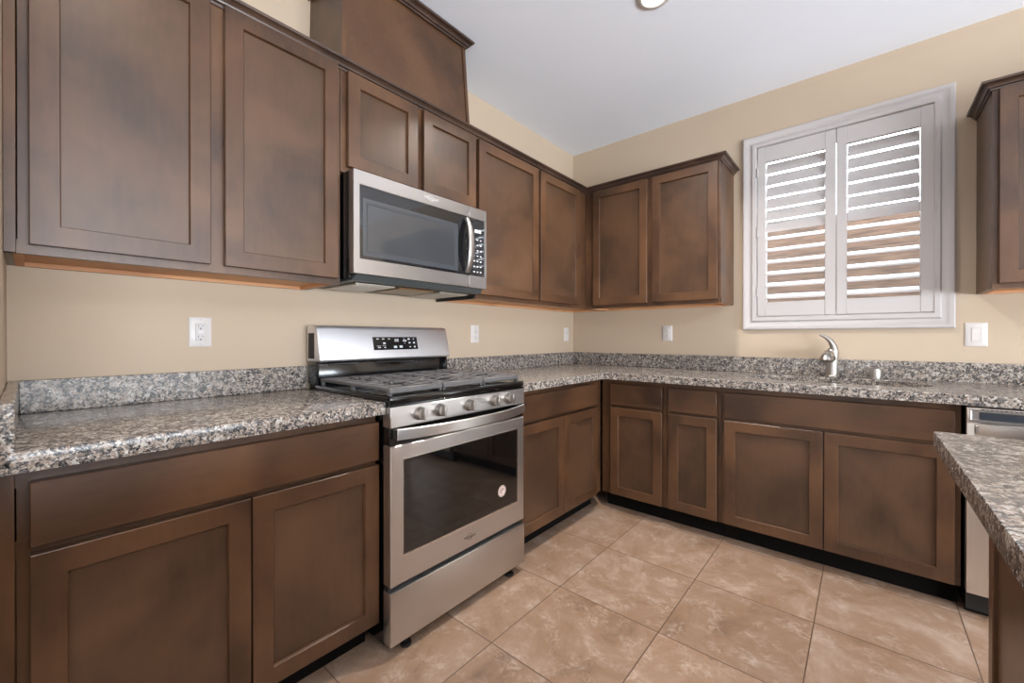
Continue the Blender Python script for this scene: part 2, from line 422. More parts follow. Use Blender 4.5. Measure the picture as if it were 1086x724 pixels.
# garden wall and ground outside
structure('block_wall', MB().box(-2.5, 6.5, 2.0, 2.2, -0.1, 2.35), M_BLOCK, 'tan block wall seen between the shutter louvers')
structure('outdoor_ground', MB().box(-4, 8, 0.16, 3.0, -0.25, -0.1), M_GROUND)

# ------------------------------------------------------------------ cabinets
# local frame of a cabinet run: x to the right seen from the front, front faces -y
def shaker_door(parent, x0, x1, z0, z1, yb, sw=0.055, mat=None, t=0.020, name='door'):
    d = MB()
    e = 0.0015
    d.frame(x0, x1, z0, z1, [(0, yb), (0, yb - t + e), (e, yb - t), (sw - 0.002, yb - t), (sw, yb - t + 0.003), (sw, yb)])
    d = d.build(name, M_WOOD, parent)
    MB().box(x0 + sw - 0.003, x1 - sw + 0.003, yb - t + 0.012, yb - 0.002, z0 + sw - 0.003, z1 - sw + 0.003).build('door_panel', M_PANEL, d)
    return d
def base_cabinet(label, loc, rotz, W, doors, drawers, stiles, y_face=-0.610, toe=-0.530, left_fill=None, ztop=0.866):
    t = thing('base_cabinet', label, 'cabinet', loc, rotz, 'lower kitchen cabinets')
    b = MB()
    b.box(0.0005, 0.017, y_face + 0.02, -0.02, 0.105, ztop); b.box(W - 0.017, W - 0.0005, y_face + 0.02, -0.02, 0.105, ztop)
    b.box(0.0175, W - 0.0175, y_face + 0.02, -0.033, 0.105, 0.123); b.box(0.0175, W - 0.0175, -0.032, -0.02, 0.105, ztop)
    b.box(0.0175, W - 0.0175, y_face + 0.0205, y_face + 0.024, 0.124, ztop - 0.17)
    # face frame
    b.box(0.0005, W - 0.0005, y_face + 0.008, y_face + 0.02, 0.105, 0.130); b.box(0.0005, W - 0.0005, y_face + 0.008, y_face + 0.02, 0.828, ztop)
    b.box(0.0005, W - 0.0005, y_face + 0.008, y_face + 0.02, 0.675, 0.715)
    for a, c in stiles: b.box(a, c, y_face + 0.0086, y_face + 0.0198, 0.1055, ztop - 0.0005)
    b.build('cabinet_box', M_WOOD, t)
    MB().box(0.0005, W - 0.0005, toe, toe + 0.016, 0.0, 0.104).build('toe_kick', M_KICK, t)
    for a, c in drawers:
        MB().box(a, c, y_face - 0.0205, y_face + 0.0035, 0.703, 0.841, 0.0018).build('drawer_front', M_WOODH, t)
    for a, c in doors: shaker_door(t, a, c, 0.114, 0.686, y_face + 0.0035, t=0.024)
    return t
RL = R(90)
# left of the stove
c = base_cabinet('wide lower cabinet left of the stove, below the short counter', (0, -3.165, 0), RL, 0.863,
             [(0.042, 0.4525), (0.4575, 0.861)], [(0.042, 0.861)], [(0.024, 0.045), (0.44, 0.47), (0.84, 0.8625)])
MB().box(0.0005, 0.0215, -0.6115, -0.55, 0.02, 0.866, 0.001).build('filler_strip', M_WOOD, c)
# right of the stove up to the corner
base_cabinet('lower cabinet between the stove and the corner', (0, -1.541, 0), RL, 0.929,
             [(0.030, 0.445), (0.4475, 0.836)], [(0.030, 0.831)], [(0.0005, 0.04), (0.43, 0.46), (0.826, 0.9285)])
# back run
base_cabinet('single-door lower cabinet next to the corner under the back counter', (0.613, 0, 0), 0, 0.435,
             [(0.072, 0.413)], [(0.072, 0.415)], [(0.0005, 0.074), (0.411, 0.4345)], y_face=-0.612)
base_cabinet('narrowest single-door lower cabinet left of the sink cabinet', (1.049, 0, 0), 0, 0.306,
             [(0.019, 0.287)], [(0.019, 0.287)], [(0.0005, 0.021), (0.285, 0.3055)], y_face=-0.612)
base_cabinet('wide two-door lower cabinet below the sink', (1.356, 0, 0), 0, 0.920,
             [(0.019, 0.4575), (0.4625, 0.899)], [(0.019, 0.899)], [(0.0005, 0.021), (0.444, 0.476), (0.897, 0.9195)], y_face=-0.612)
base_cabinet('lower cabinet right of the dishwasher behind the island', (2.893, 0, 0), 0, 0.62,
             [(0.019, 0.601)], [(0.019, 0.601)], [(0.0005, 0.021), (0.599, 0.6195)], y_face=-0.612)

def wall_cabinet(label, loc, rotz, W, z0, z1, doors, stiles, dep=0.320, dz=(1.385, 2.243), left_side=False):
    t = thing('wall_cabinet', label, 'cabinet', (loc[0], loc[1], z0), rotz, 'upper kitchen cabinets')
    b = MB(); h = z1 - z0; g = 0.0005
    b.box(g, 0.016, -dep + 0.019, -0.001, 0.002, h); b.box(W - 0.016, W - g, -dep + 0.019, -0.001, 0.002, h)
    b.box(0.0165, W - 0.0165, -0.01, -0.001, 0.024, h - g); b.box(0.0165, W - 0.0165, -dep + 0.020, -0.0105, h - 0.018, h)
    b.box(g, W - g, -dep, -dep + 0.019, 0, dz[0] - z0 + 0.012); b.box(g, W - g, -dep, -dep + 0.019, dz[1] - z0 - 0.012, h)
    for a, c in stiles: b.box(a, c, -dep + 0.0006, -dep + 0.0188, 0.0002, h - 0.0002)
    b.build('cabinet_box', M_WOOD, t)
    u = MB().box(0.0165, W - 0.0165, -dep + 0.0195, -0.011, 0.014, 0.023)
    u.box(0.0165, 0.034, -dep + 0.0195, -0.002, 0.0005, 0.0135); u.box(W - 0.034, W - 0.0165, -dep + 0.0195, -0.002, 0.0005, 0.0135)
    u.box(0.0345, W - 0.0345, -0.022, -0.002, 0.0005, 0.0135)
    tag(u.build('underside', M_RAWWOOD, t), 'unstained wood underside')
    for a, c in doors: shaker_door(t, a, c, dz[0] - z0, dz[1] - z0, -dep - 0.0035)
    return t
UF = 0.320
c = wall_cabinet('upper two-door cabinet left of the microwave, against the short end wall', (0, -3.165, 0), RL, 0.873, 1.362, 2.262,
             [(0.043, 0.427), (0.467, 0.855)], [(0.024, 0.048), (0.420, 0.474), (0.85, 0.8725)], UF, (1.385, 2.255))
MB().box(0.0005, 0.0215, -0.3245, -0.30, 0.0, 0.9, 0.001).build('filler_strip', M_WOOD, c)
wall_cabinet('short upper two-door cabinet right above the microwave', (0, -2.291, 0), RL, 0.771, 1.830, 2.262,
             [(0.024, 0.370), (0.407, 0.758)], [(0.0005, 0.03), (0.365, 0.412), (0.752, 0.7705)], UF, (1.853, 2.247))
wall_cabinet('upper two-door cabinet between the microwave and the corner', (0, -1.519, 0), RL, 1.518, 1.362, 2.262,
             [(0.011, 0.557), (0.582, 1.067)], [(0.0005, 0.016), (0.55, 0.588), (1.06, 1.199)], UF, (1.385, 2.243))
wall_cabinet('upper two-door cabinet on the back wall between corner and window', (0.3215, 0, 0), 0, 0.9635, 1.362, 2.262,
             [(0.075, 0.497), (0.533, 0.948)], [(0.0005, 0.08), (0.49, 0.54), (0.94, 0.963)], 0.333, (1.385, 2.241))
# right-hand upper cabinet, mostly out of frame
CROWN = [(0.0, 0.0), (0.004, 0.0), (0.006, 0.008), (0.013, 0.011), (0.015, 0.018), (0.026, 0.027), (0.034, 0.029), (0.036, 0.038), (0.0, 0.038)]
ru = wall_cabinet('upper cabinet right of the window, cut off by the picture edge', (2.400, 0, 0), 0, 0.92, 1.362, 2.262,
             [(0.020, 0.450), (0.470, 0.900)], [(0.0005, 0.024), (0.446, 0.474), (0.896, 0.9195)], 0.333, (1.385, 2.241))
MB().sweep([(0.92, -0.002), (0.92, -0.334), (0, -0.334), (0, -0.002)][::-1], [(d, z + 0.885) for d, z in CROWN]).build('crown_moulding', M_CROWN, ru)
# crown of the long run, one continuous moulding
cr = MB()
PATH = [(0.321, -3.163), (0.321, -0.334), (1.285, -0.334), (1.285, -0.002)]
cr.sweep(PATH, [(d, z + 2.247) for d, z in CROWN])
tag(cr.build('crown_moulding', M_CROWN), 'dark stained crown moulding running along the tops of the corner cabinets', 'moulding')

# tall wood cover above the microwave, up to the ceiling
t = thing('vent_cover', 'tall dark wood duct cover rising from the cabinets to the ceiling', 'duct cover', (0, 0, 2.263))
za, zb = 0.0, H - 2.263 - 0.004
def tap(y, z): return y + (z / zb) * (0.010 if y < -1.9 else -0.042)
def taper_box(mb, x0, x1, y0, y1, z0=za, z1=zb):
    r = [[(x, tap(y, z), z) for x, y in ((x0, y0), (x1, y0), (x1, y1), (x0, y1))] for z in (z0, z1)]
    return mb.loft(r)
Y0, Y1 = -2.285, -1.556
taper_box(MB(), 0.299, 0.314, Y0 + 0.02, Y1 - 0.02).build('front_panel', M_WOODH, t)
mb = MB(); taper_box(mb, 0.2995, 0.3195, Y0, Y0 + 0.019)
mb.build('stile', M_WOOD, t)
mb = MB(); taper_box(mb, 0.2995, 0.3195, Y1 - 0.019, Y1)
mb.build('stile', M_WOOD, t)
mb = MB(); taper_box(mb, 0.002, 0.299, Y0 + 0.004, Y0 + 0.019); mb.build('side_panel', M_WOOD, t)
mb = MB(); taper_box(mb, 0.002, 0.299, Y1 - 0.019, Y1 - 0.004); mb.build('side_panel', M_WOOD, t)
cp = [(0.002, Y0 + 0.006), (0.3205, Y0 + 0.006), (0.3205, Y1 - 0.036), (0.002, Y1 - 0.036)]
mb = MB(); mb.sweep(cp, [(d, z + zb - 0.040) for d, z in CROWN]); mb.build('crown_moulding', M_CROWN, t)

# ------------------------------------------------------------------ countertops
ZC0, ZC1 = 0.871, 0.914
t = thing('granite_countertop', 'short granite countertop left of the stove with splash strips on two sides', 'countertop', (0, 0, ZC0))
h = ZC1 - ZC0
MB().box(0.001, 0.665, -3.164, -2.299, 0, h, 0.0025, 2).build('counter_slab', M_GRAN, t)
MB().box(0.001, 0.022, -3.142, -2.2995, h, h + 0.101, 0.0015).build('backsplash', M_GRAN, t)
MB().box(0.001, 0.664, -3.164, -3.1425, h, h + 0.101, 0.0015).build('side_splash', M_GRAN, t)

t = thing('granite_countertop', 'long L-shaped granite countertop running through the corner and around the sink', 'countertop', (0, 0, ZC0))
SX, SY, SA, SB = 1.835, -0.300, 0.385, 0.185
def hole(a, bb, n=72, p=2.6):
    out = []
    for i in range(n):
        th = 2 * PI * i / n; cc, ss = math.cos(th), math.sin(th)
        out.append((SX + a * math.copysign(abs(cc) ** (2 / p), cc), SY + bb * math.copysign(abs(ss) ** (2 / p), ss)))
    return out
slab = MB()
XE = 3.52
outer = [(0.001, -0.001), (0.001, -1.5445), (0.665, -1.5445), (0.665, -0.677), (XE, -0.677), (XE, -0.001)]
b = slab.bm
hp = hole(SA, SB)
def slab_with_hole(b, outer, hp, z0, z1):
    for z in (z0, z1):
        vo = [b.verts.new((x, y, z)) for x, y in outer]; vh = [b.verts.new((x, y, z)) for x, y in hp]
        es = [b.edges.new((vo[i], vo[(i + 1) % len(vo)])) for i in range(len(vo))] + [b.edges.new((vh[i], vh[(i + 1) % len(vh)])) for i in range(len(vh))]
        bmesh.ops.triangle_fill(b, use_beauty=True, use_dissolve=False, edges=es)
        if z == z0: lo = (vo, vh)
        else: hi = (vo, vh)
    for k in (0, 1):
        a, c = lo[k], hi[k]
        for i in range(len(a)):
            j = (i + 1) % len(a); b.faces.new((a[i], a[j], c[j], c[i]))
    bmesh.ops.recalc_face_normals(b, faces=b.faces[:])
slab_with_hole(b, outer, hp, 0, h)
sl = slab.build('counter_slab', M_GRAN, t, smooth=35)
bv = sl.modifiers.new('bevel', 'BEVEL'); bv.width = 0.0025; bv.segments = 2; bv.limit_method = 'ANGLE'; bv.angle_limit = R(50)
MB().box(0.001, 0.022, -1.5445, -0.0225, h, h + 0.101, 0.0015).build('backsplash', M_GRAN, t)
MB().box(0.001, XE, -0.022, -0.001, h, h + 0.101, 0.0015).build('backsplash', M_GRAN, t)

# sink under the hole
s = thing('kitchen_sink', 'undermount stainless steel sink sunk into the back counter below the window', 'sink', (0, 0, 0.69))
def ring(a, bb, z): return [(x, y, z) for x, y in hole(a, bb)]
zt = ZC0 - 0.69 - 0.0008
sk = MB()
sk.loft([ring(SA + 0.03, SB + 0.03, zt), ring(SA + 0.004, SB + 0.004, zt), ring(SA + 0.002, SB + 0.002, zt - 0.01), ring(SA - 0.01, SB - 0.01, 0.03),
         ring(SA - 0.03, SB - 0.03, 0.006), ring(0.05, 0.05, 0.0), ring(0.05, 0.05, -0.004), ring(SA - 0.028, SB - 0.028, 0.002), ring(SA - 0.006, SB - 0.006, 0.028),
         ring(SA + 0.006, SB + 0.006, zt - 0.012), ring(SA + 0.03, SB + 0.03, zt - 0.004)], cyclic=True)
sk.build('sink_bowl', M_STEEL, s)
MB().lathe([(0, -0.002), (0.035, -0.002), (0.042, 0.002), (0.046, 0.001), (0.046, -0.006), (0, -0.006)], (SX, SY, 0.003)).build('drain', M_NICKEL, s)

# island
MB_ = MB()
t = thing('kitchen_island', 'dark wood island cabinet at the right edge, below the granite top', 'island', (2.185, -1.70, 0))
b = MB()
b.box(0.022, 1.10, -2.18, -0.004, 0.10, 0.870)
b.build('cabinet_box', M_WOOD, t)
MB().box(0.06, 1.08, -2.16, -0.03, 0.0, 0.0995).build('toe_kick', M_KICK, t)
MB().box(0.0, 0.0215, -0.038, 0.0, 0.0, 0.8705, 0.002).build('corner_post', M_WOOD, t)
MB().box(0.008, 0.0215, -2.18, -0.0385, 0.0, 0.8705).build('side_panel', M_PANEL, t)
t = tag(MB().box(2.098, 3.35, -3.92, -1.668, 0.8715, 0.914, 0.003, 2).build('island_countertop', M_GRAN),
        'granite island top jutting in from the right edge of the picture', 'countertop')

# ------------------------------------------------------------------ gas range
RW = 0.750
rg = thing('gas_range', 'stainless steel freestanding gas stove with black glass oven door', 'stove', (0, -2.2975, 0), RL)
b = MB()
b.box(0.003, RW - 0.003, -0.642, -0.03, 0.035, 0.905)
b.build('stove_body', M_BLACK, rg)
for fx, fy in ((0.085, -0.660), (RW - 0.075, -0.660), (0.05, -0.08), (RW - 0.05, -0.08)):
    MB().lathe([(0, 0), (0.020, 0), (0.022, 0.004), (0.020, 0.012), (0.009, 0.014), (0.009, 0.0345), (0, 0.0345)], (fx, fy, 0), seg=16).build('foot', M_BLACKM, rg)
# cooktop pan
ct = MB()
ct.box(0.0, RW, -0.690, -0.100, 0.906, 0.934, 0.006, 2)
ct = ct.build('cooktop', M_BLACK, rg)
tag(MB().box(0.0, RW, -0.6905, -0.643, 0.897, 0.9055, 0.001).build('front_ledge', M_BLACK, rg))
# burners under the grates
for bx, by, br in ((0.15, -0.25, 0.038), (0.15, -0.53, 0.046), (0.375, -0.39, 0.042), (0.60, -0.25, 0.036), (0.60, -0.53, 0.05)):
    bu = MB().lathe([(0, 0), (br + 0.012, 0), (br + 0.010, 0.006), (br, 0.0065), (br, 0.012), (0, 0.012)], (bx, by, 0.9335), seg=32).build('burner', M_NICKEL, rg)
    MB().lathe([(0, 0), (br - 0.004, 0), (br - 0.002, 0.004), (br - 0.008, 0.007), (0, 0.008)], (bx, by, 0.9458), seg=32).build('burner_cap', M_BLACKM, bu)
# three continuous grates
def grate(x0, x1):
    g = MB(); z0, z1 = 0.950, 0.964; y0, y1 = -0.668, -0.125; w_ = 0.016
    g.box(x0, x1, y0, y0 + w_ + 0.006, z0 - 0.009, z1, 0.004); g.box(x0, x1, y1 - w_, y1, z0 - 0.002, z1, 0.003)
    g.box(x0, x0 + w_, y0 + 0.016, y1 - 0.012, z0 + 0.0005, z1 - 0.0005, 0.003); g.box(x1 - w_, x1, y0 + 0.016, y1 - 0.012, z0 + 0.0005, z1 - 0.0005, 0.003)
    xm = (x0 + x1) / 2; ym = (y0 + y1) / 2
    g.box(x0 + 0.01, x1 - 0.01, ym - 0.012, ym + 0.012, z0 + 0.001, z1 - 0.001, 0.003)
    for k, yy in enumerate((-0.595, -0.530, -0.465, -0.328, -0.263, -0.198)):
        L = 0.34 if k in (1, 4) else 0.40
        wd = (x1 - x0) * L
        g.box(x0 + 0.01, x0 + wd, yy - 0.009, yy + 0.009, z0 + 0.001, z1, 0.003)
        g.box(x1 - wd, x1 - 0.01, yy - 0.009, yy + 0.009, z0 + 0.001, z1, 0.003)
    for a, c in ((y0 + 0.01, y0 + 0.10), (ym - 0.10, ym - 0.006), (ym + 0.006, ym + 0.10), (y1 - 0.10, y1 - 0.01)):
        g.box(xm - 0.009, xm + 0.009, a, c, z0 + 0.0015, z1 - 0.0003, 0.003)
    for fx in (x0 + 0.008, x1 - 0.008):
        for fy in (y0 + 0.012, ym, y1 - 0.012):
            g.box(fx - 0.006, fx + 0.006, fy - 0.007, fy + 0.007, 0.9343, z0 + 0.003)
    return g.build('grate', M_IRON, rg)
for x0, x1 in ((0.012, 0.258), (0.262, 0.488), (0.492, 0.738)): grate(x0, x1)
# backguard
bg_ = MB()
bg_.box(0.006, RW - 0.006, -0.098, -0.028, 0.906, 1.030, 0.004, 2)
bg_.box(0.0, 0.012, -0.118, -0.03, 0.9355, 1.036, 0.003)
bg_.box(RW - 0.012, RW, -0.118, -0.03, 0.9355, 1.036, 0.003)
for k in range(3): bg_.box(0.06 + k * 0.24, 0.20 + k * 0.24, -0.106, -0.09, 1.018, 1.028, 0.002)
bg_.build('rear_riser', M_BLACK, rg)
pr = [(0.030, 1.032), (0.140, 1.036), (0.146, 1.044), (0.112, 1.184), (0.104, 1.196), (0.094, 1.200), (0.030, 1.200)]
bgp = MB().loft([[(x + s_ * 0, -d, z) for d, z in [(0.030 + (d - 0.030) * k, 1.115 + (z - 1.115) * k2) for d, z in pr]] for x, s_, k, k2 in
                 ((-0.001, 0, 0.90, 0.92), (0.003, 0, 0.97, 0.98), (0.010, 0, 1, 1), (RW - 0.010, 0, 1, 1), (RW - 0.003, 0, 0.97, 0.98), (RW + 0.001, 0, 0.90, 0.92))])
bgp = bgp.build('control_backguard', M_STEELG, rg)
tilt = math.atan2(0.034, 0.140)
dM = Matrix.Translation((0.400, -0.1292, 1.116)) @ Matrix.Rotation(-tilt, 4, 'X')
MB().box(-0.0025, -0.0012, -0.098, -0.040, 1.050, 1.165, 0.0004).build('side_slot', M_SLOT, bgp)
dp = MB().box(-0.131, 0.131, -0.0012, 0.004, -0.034, 0.032, 0.0005, M=dM).build('display_panel', M_BLACK, bgp)
def on_display(x, z): return dM @ Vector((x, -0.0018, z))
pm = MB()
def dot(x, z, wx, wz): pm.box(x - wx / 2, x + wx / 2, -0.0017, -0.0011, z - wz / 2, z + wz / 2, M=dM)
for x, z, wx, wz in ((-0.105, 0.022, .012, .004), (-0.073, 0.022, .012, .004), (-0.040, 0.022, .012, .004), (-0.070, 0.0, .014, .008), (-0.102, -0.014, .022, .002), (-0.072, -0.012, .018, .002),
                     (-0.100, -0.022, .016, .005), (-0.068, -0.022, .010, .005), (-0.008, -0.020, .018, .011), (0.026, -0.019, .018, .011), (0.050, 0.022, .010, .003), (0.052, 0.012, .022, .006), (0.050, 0.0, .006, .003),
                     (0.078, 0.021, .014, .007), (0.108, 0.021, .008, .004), (0.081, 0.001, .011, .008), (0.109, 0.001, .011, .009), (0.082, -0.021, .010, .004), (0.110, -0.021, .010, .008)):
    dot(x, z, wx, wz)
pm.build('button_print', M_PRINT, dp)
tx = text_obj('clock_digits', '88', 0.022, M_PRINT, dp, on_display(0.003, 0.014), (PI / 2 - tilt, 0, 0), sx=1.15)
# control panel with knobs
cpn = MB()
cpn.box(0.0, RW, -0.692, -0.643, 0.823, 0.8965, 0.002)
cpn = cpn.build('control_panel', M_STEEL, rg)
for kx in (0.1235, 0.2195, 0.3765, 0.5295, 0.6275):
    k = MB()
    k.lathe([(0.0, 0.0), (0.0245, 0.0), (0.0255, 0.003), (0.0235, 0.007), (0.0225, 0.022), (0.0205, 0.026), (0, 0.0265)], (kx, -0.6925, 0.8615), (0, -1, 0), seg=32)
    k.box(kx - 0.0055, kx + 0.0055, -0.733, -0.716, 0.8615 - 0.0215, 0.8615 + 0.0215, 0.002)
    k.build('knob', M_NICKEL, rg)
# oven door
dr = MB(); rings = []
for ox, oz, sx_, sz_, ix, iz in ((0.001, 0.256, 1, 1, 0.0525, 0.356), (RW - 0.001, 0.256, -1, 1, RW - 0.0525, 0.356),
                                 (RW - 0.001, 0.757, -1, -1, RW - 0.0525, 0.7045), (0.001, 0.757, 1, -1, 0.0525, 0.7045)):
    rings.append([(ox, -0.646, oz), (ox, -0.688, oz), (ox + sx_ * 0.003, -0.691, oz + sz_ * 0.003), (ix, -0.691, iz), (ix, -0.646, iz)])
dr.loft(rings, cyclic=True)
dr = dr.build('oven_door', M_STEEL, rg)
b2 = MB()
b2.box(0.02, RW - 0.02, -0.686, -0.650, 0.27, 0.745)
b2.build('door_core', M_BLACKM, dr)
MB().box(0.0528, RW - 0.0528, -0.6895, -0.6863, 0.3565, 0.7042, 0.0005).build('oven_window', M_GLASS, dr)
MB().frame(0.050, RW - 0.050, 0.354, 0.7065, [(0, -0.689), (0, -0.6922), (0.0035, -0.6922), (0.0035, -0.689)]).build('window_trim', steel('polished_trim', (0.8, 0.79, 0.77), 0.2), dr)
# black strip and handle
MB().box(0.002, RW - 0.002, -0.684, -0.646, 0.7605, 0.8205, 0.001).build('door_top_strip', M_BLACK, rg)
hd = MB(); rings = []
for i in range(25):
    u = i / 24; x = 0.016 + u * (RW - 0.032)
    yc = -0.703 - 0.052 * (1 - abs(2 * u - 1) ** 2.2)
    rings.append([(x, yc + 0.0045, 0.7805), (x, yc - 0.0035, 0.7810), (x, yc - 0.006, 0.7835), (x, yc - 0.006, 0.8175), (x, yc - 0.0035, 0.8200), (x, yc + 0.0045, 0.8205)])
hd.loft(rings)
for x in (0.016, RW - 0.040): hd.box(x, x + 0.024, -0.710, -0.684, 0.785, 0.816, 0.002)
hd.build('oven_handle', M_STEEL, rg)
# emblem and sticker
text_obj('brand_lettering', 'Whirlpool', 0.015, M_DARKPRINT, dr, (0.384, -0.6915, 0.302), (PI / 2, 0, 0), sx=1.05)
em = MB()
em.wire([(0.384 + 0.016 * math.cos(a), -0.6915, 0.303 + 0.012 * math.sin(a)) for a in [R(20 + k * 12) for k in range(27)]], 0.0007, 6)
em.build('brand_swoosh', M_DARKPRINT, dr)
st = MB().lathe([(0, 0), (0.026, 0), (0.026, 0.0008), (0, 0.0008)], (0.590, -0.6897, 0.436), (0, -1, 0), seg=40).build('round_sticker', M_STICK, dr)
sp = MB()
sp.lathe([(0.0215, 0), (0.0232, 0), (0.0232, 0.0004), (0.0215, 0.0004), (0.0215, 0)], (0.590, -0.6906, 0.436), (0, -1, 0), seg=40)
sp.wire([(0.590 + 0.012 * math.cos(a), -0.6908, 0.436 + 0.012 * math.sin(a)) for a in [R(40 + k * 14) for k in range(18)]], 0.0014, 6)
sp.wire([(0.582, -0.6908, 0.434), (0.590, -0.6908, 0.440), (0.601, -0.6908, 0.442)], 0.0016, 6)
sp.build('sticker_print', M_STICKR, st)
# storage drawer
sd = MB()
sd.box(-0.001, RW + 0.001, -0.693, -0.646, 0.046, 0.236, 0.003, 2)
sd = sd.build('storage_drawer', M_STEEL, rg)
MB().box(0.001, RW - 0.001, -0.678, -0.646, 0.2365, 0.250, 0.001).build('drawer_lip', M_BLACKM, sd)

# ------------------------------------------------------------------ microwave
MW = 0.760
mwz = 1.375
mw = thing('microwave', 'stainless steel over-the-range microwave with curved handle', 'microwave', (0, -2.2855, mwz), RL)
b = MB(); b.box(0.001, MW - 0.001, -0.374, -0.002, 0.012, 0.447, 0.002)
b.build('microwave_body', M_BLACK, mw)
zf0, zf1 = 1.403 - mwz, 1.822 - mwz
SPX = 0.632
GX0, GX1, GZ0, GZ1 = 0.027, 0.742, 1.466 - mwz, 1.763 - mwz
yf = -0.4145
# door: steel surround with opening for the smoked glass
dm = MB()
dm.box(0.001, SPX - 0.001, yf, -0.376, GZ1, zf1, 0.002); dm.box(0.001, SPX - 0.001, yf, -0.376, zf0, GZ0, 0.002)
dm.box(0.0012, GX0, yf + 0.0002, -0.376, GZ0 - 0.003, GZ1 + 0.003)
dm = dm.build('microwave_door', M_STEELM, mw)
MB().box(GX0 + 0.0005, SPX - 0.001, yf + 0.0015, -0.378, GZ0 + 0.0005, GZ1 - 0.0005, 0.001).build('door_glass', M_MWGLASS, dm)
MB().frame(0.040, 0.555, 1.478 - mwz, 1.712 - mwz, [(0, yf + 0.0012), (0, yf - 0.0004), (0.018, yf - 0.0004), (0.022, yf + 0.0012)]).build('window_border', plain('grey_window_border', srgb(62, 65, 69), 0.15, coat=0.6), dm)
MB().box(0.062, 0.533, yf - 0.0001, yf + 0.0012, 1.500 - mwz, 1.690 - mwz).build('window_screen', M_MWMESH, dm)
cpm = MB()
cpm.box(SPX + 0.001, MW - 0.001, yf, -0.376, GZ1, zf1, 0.002); cpm.box(SPX + 0.001, MW - 0.001, yf, -0.376, zf0, GZ0, 0.002)
cpm.box(GX1, MW - 0.0012, yf + 0.0002, -0.376, GZ0 - 0.003, GZ1 + 0.003)
cpm = cpm.build('control_surround', M_STEELM, mw)
kp = MB().box(SPX + 0.001, GX1 - 0.0005, yf + 0.0015, -0.378, GZ0 + 0.0005, GZ1 - 0.0005, 0.001).build('keypad', M_MWGLASS, mw)
pk = MB()
for r_ in range(7):
    z = GZ0 + 0.022 + r_ * 0.028
    for c_ in range(3):
        x = 0.668 + c_ * 0.024
        pk.box(x - 0.0055, x + 0.0055, yf + 0.0002, yf + 0.0014, z - 0.003, z + 0.003, 0.0004)
pk.box(0.672, 0.718, yf + 0.0002, yf + 0.0014, GZ0 + 0.228, GZ0 + 0.244)
pk.build('key_print', M_PRINT, kp)
hm = MB(); rings = []
zh0, zh1 = 1.474 - mwz, 1.752 - mwz
for i in range(25):
    u = i / 24; z = zh0 + u * (zh1 - zh0); yc = yf - 0.010 - 0.034 * (1 - abs(2 * u - 1) ** 2.2)
    wv = 0.013 + 0.006 * math.sin(PI * u)
    xc = 0.610
    rings.append([(xc - wv, yc + 0.004, z), (xc - wv, yc - 0.002, z), (xc - wv * 0.6, yc - 0.006, z), (xc + wv * 0.6, yc - 0.006, z), (xc + wv, yc - 0.002, z), (xc + wv, yc + 0.004, z)])
hm.loft(rings)
for z in (zh0, zh1 - 0.016): hm.box(0.602, 0.618, yf - 0.012, yf + 0.002, z, z + 0.016, 0.002)
hm.build('microwave_handle', M_NICKEL, mw)
text_obj('brand_lettering', 'Whirlpool', 0.020, M_WHITE, dm, (0.388, yf - 0.0002, 1.797 - mwz), (PI / 2, 0, 0))
em = MB(); em.wire([(0.386 + 0.019 * math.cos(a), yf - 0.0006, 1.797 - mwz + 0.012 * math.sin(a)) for a in [R(20 + k * 12) for k in range(27)]], 0.0013, 6)
em.build('brand_swoosh', M_WHITE, dm)
# underside: grey skirt, filters and lamps
us = MB()
us.loft([[(x, y, z) for x, y, z in ((0.02, -0.400, 0.0265), (0.012, -0.380, 0.004), (0.012, -0.010, 0.0), (0.012, -0.010, 0.0115), (0.02, -0.400, 0.0275))],
         [(x, y, z) for x, y, z in ((MW - 0.02, -0.400, 0.0265), (MW - 0.012, -0.380, 0.004), (MW - 0.012, -0.010, 0.0), (MW - 0.012, -0.010, 0.0115), (MW - 0.02, -0.400, 0.0275))]])
us.build('vent_skirt', M_GREYV, mw)
for x0, x1 in ((0.05, 0.24), (0.50, 0.69)):
    f = MB(); f.frame(0, 1, 0, 1, [(0, 0), (0.03, 0), (0.03, 0.03), (0, 0.03)])
    bm2 = MB(); bm2.box(x0, x1, -0.340, -0.060, -0.006, 0.0015, 0.001)
    for k in range(8): bm2.box(x0 + 0.01, x1 - 0.01, -0.325 + k * 0.033, -0.312 + k * 0.033, -0.008, -0.005)
    f.bm.free(); bm2.build('grease_filter', M_FILTER, mw)
MB().box(0.27, 0.47, -0.330, -0.120, -0.006, 0.0015, 0.001).build('cooktop_lamp_lens', M_FILTERB, mw)
mb = MB(); mb.box(MW - 0.016, MW - 0.003, -0.33, -0.01, -0.018, -0.002, 0.001)
mb.build('mounting_rail', M_BLACKM, mw)

# ------------------------------------------------------------------ dishwasher
DWW = 0.598
dw = thing('dishwasher', 'stainless steel dishwasher between the sink cabinet and the island', 'dishwasher', (2.286, 0, 0), 0)
MB().box(0.004, DWW - 0.004, -0.600, -0.03, 0.02, 0.862).build('tub_body', M_BLACKM, dw)
MB().box(0.004, DWW - 0.004, -0.575, -0.560, 0.0, 0.098).build('toe_kick', M_KICK, dw)
d = MB()
d.box(0.0, DWW, -0.640, -0.602, 0.101, 0.800, 0.004, 2)
d.box(0.0, DWW, -0.632, -0.602, 0.8005, 0.862, 0.002)
d.frame(0.0, DWW, 0.797, 0.863, [(0, -0.630), (0, -0.639), (0.003, -0.641), (0.012, -0.641), (0.016, -0.637), (0.016, -0.630)])
d = d.build('dishwasher_door', M_STEELV, dw)
MB().box(0.036, DWW - 0.036, -0.6345, -0.6325, 0.802, 0.843, 0.0005).build('control_strip', plain('slate_control_strip', srgb(52, 56, 62), 0.3), d)
v = MB()
